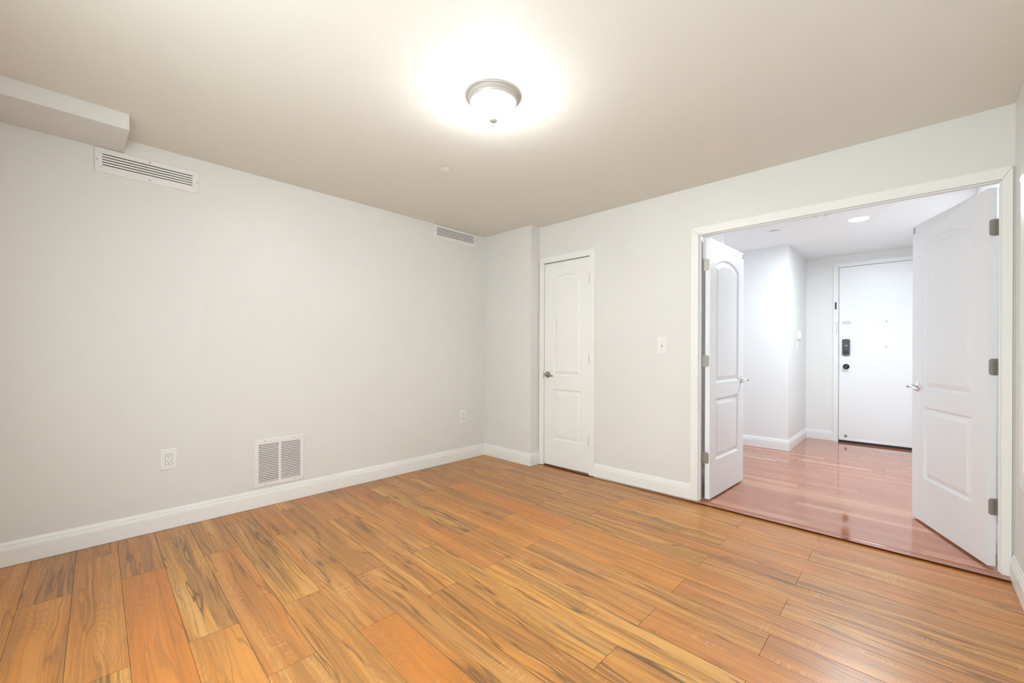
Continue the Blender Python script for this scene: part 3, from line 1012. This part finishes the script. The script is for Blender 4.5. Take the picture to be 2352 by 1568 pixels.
# ------------------------------------------------------------------ outlets and switches
def plate(w, h, t=0.006, ch=0.004):
    bm = bmesh.new()
    rings = [[(xx, a * (w / 2 - i), b * (h / 2 - i)) for a, b in ((-1, -1), (1, -1), (1, 1), (-1, 1))] for i, xx in ((0, 0), (0, t * 0.35), (ch, t))]
    vr = [[bm.verts.new(p) for p in r_] for r_ in rings]
    for a, b in zip(vr, vr[1:]):
        for i in range(4):
            bm.faces.new((a[i], a[(i + 1) % 4], b[(i + 1) % 4], b[i]))
    bm.faces.new(vr[0])
    bm.faces.new(vr[-1])
    return bm


def outlet(loc, w, h, label, rotz=0.0, decora=True):
    t = prop(empty('power_outlet', loc, rotz), label, 'power outlet', 'wall power outlets')
    new_obj('cover_plate', plate(w, h), M_PLASTIC, t, bevel=0.0008)
    rc = new_obj('receptacle', boxes((0.005, 0.0075, -0.0165, 0.0165, -0.0335, 0.0335)), M_PLASTIC, t, bevel=0.0008)
    new_obj('receptacle_gap', boxes((0.004, 0.0062, -0.0178, 0.0178, -0.0348, 0.0348)), M_SLOT, t)
    for zc in (0.0195, -0.0195):
        bm = boxes((0.007, 0.0079, -0.0075, -0.0055, zc + 0.001, zc + 0.009), (0.007, 0.0079, 0.0055, 0.0075, zc + 0.001, zc + 0.0085))
        lathe(bm, [(0.0026, 0), (0.0026, 0.0009)], 14, Matrix.Translation((0.007, 0, zc - 0.006)) @ Matrix.Rotation(math.radians(90), 4, 'Y'))
        new_obj('socket_slots', bm, M_SLOT, rc)
    for zz in (0.047, -0.047):
        bm = bmesh.new()
        screw(bm, 0, zz, x=0.0062, rr=0.003)
        new_obj('screw', bm, M_PLASTIC, t, smooth=True)
    return t


outlet((0, -2.908, 0.448), 0.088, 0.134, 'near power outlet on the left wall, left of the square grille')
outlet((0, -0.4405, 0.460), 0.090, 0.134, 'far power outlet on the left wall near the room corner')
outlet((XR, -0.345, 0.440), 0.088, 0.112, 'power outlet on the right wall, mostly cut off by the picture edge', math.pi)

sw1 = prop(empty('light_switch', (1.998, 0, 1.211), -math.pi / 2), 'single white toggle light switch between closet door and double doors', 'light switch')
new_obj('cover_plate', plate(0.081, 0.134), M_PLASTIC, sw1, bevel=0.0008)
new_obj('toggle_slot', boxes((0.0055, 0.0068, -0.0035, 0.0035, -0.012, 0.012)), M_SLOT, sw1)
bm = bmesh.new()
tube(bm, [(0.004, 0, 0.0), (0.012, 0, 0.005), (0.018, 0, 0.009)], [0.0045, 0.0042, 0.0036], 10, [(0.8, 1)] * 3)
new_obj('toggle', bm, M_PLASTIC, sw1, smooth=True)
for zz in (0.030, -0.030):
    bm = bmesh.new()
    screw(bm, 0, zz, x=0.0062, rr=0.003)
    new_obj('screw', bm, M_SCREW, sw1, smooth=True)

# intercom and switch on the side of the hall corner
ic = prop(empty('intercom', (PX, 3.01, 1.375)), 'small white intercom unit on the hall wall corner, above the switch', 'intercom')
new_obj('housing', boxes((0, 0.022, -0.05, 0.05, -0.045, 0.055)), M_HTRIM, ic, bevel=0.003)
new_obj('handset', boxes((0.0215, 0.036, -0.045, -0.015, -0.040, 0.050)), M_HTRIM, ic, bevel=0.004)
hs = prop(empty('light_switch', (PX, 2.955, 1.240)), 'white light switch on the hall wall corner, below the intercom', 'light switch')
new_obj('cover_plate', plate(0.075, 0.125), M_HTRIM, hs, bevel=0.0008)
new_obj('rocker', boxes((0.0055, 0.009, -0.016, 0.016, -0.033, 0.033)), M_HTRIM, hs, bevel=0.001)
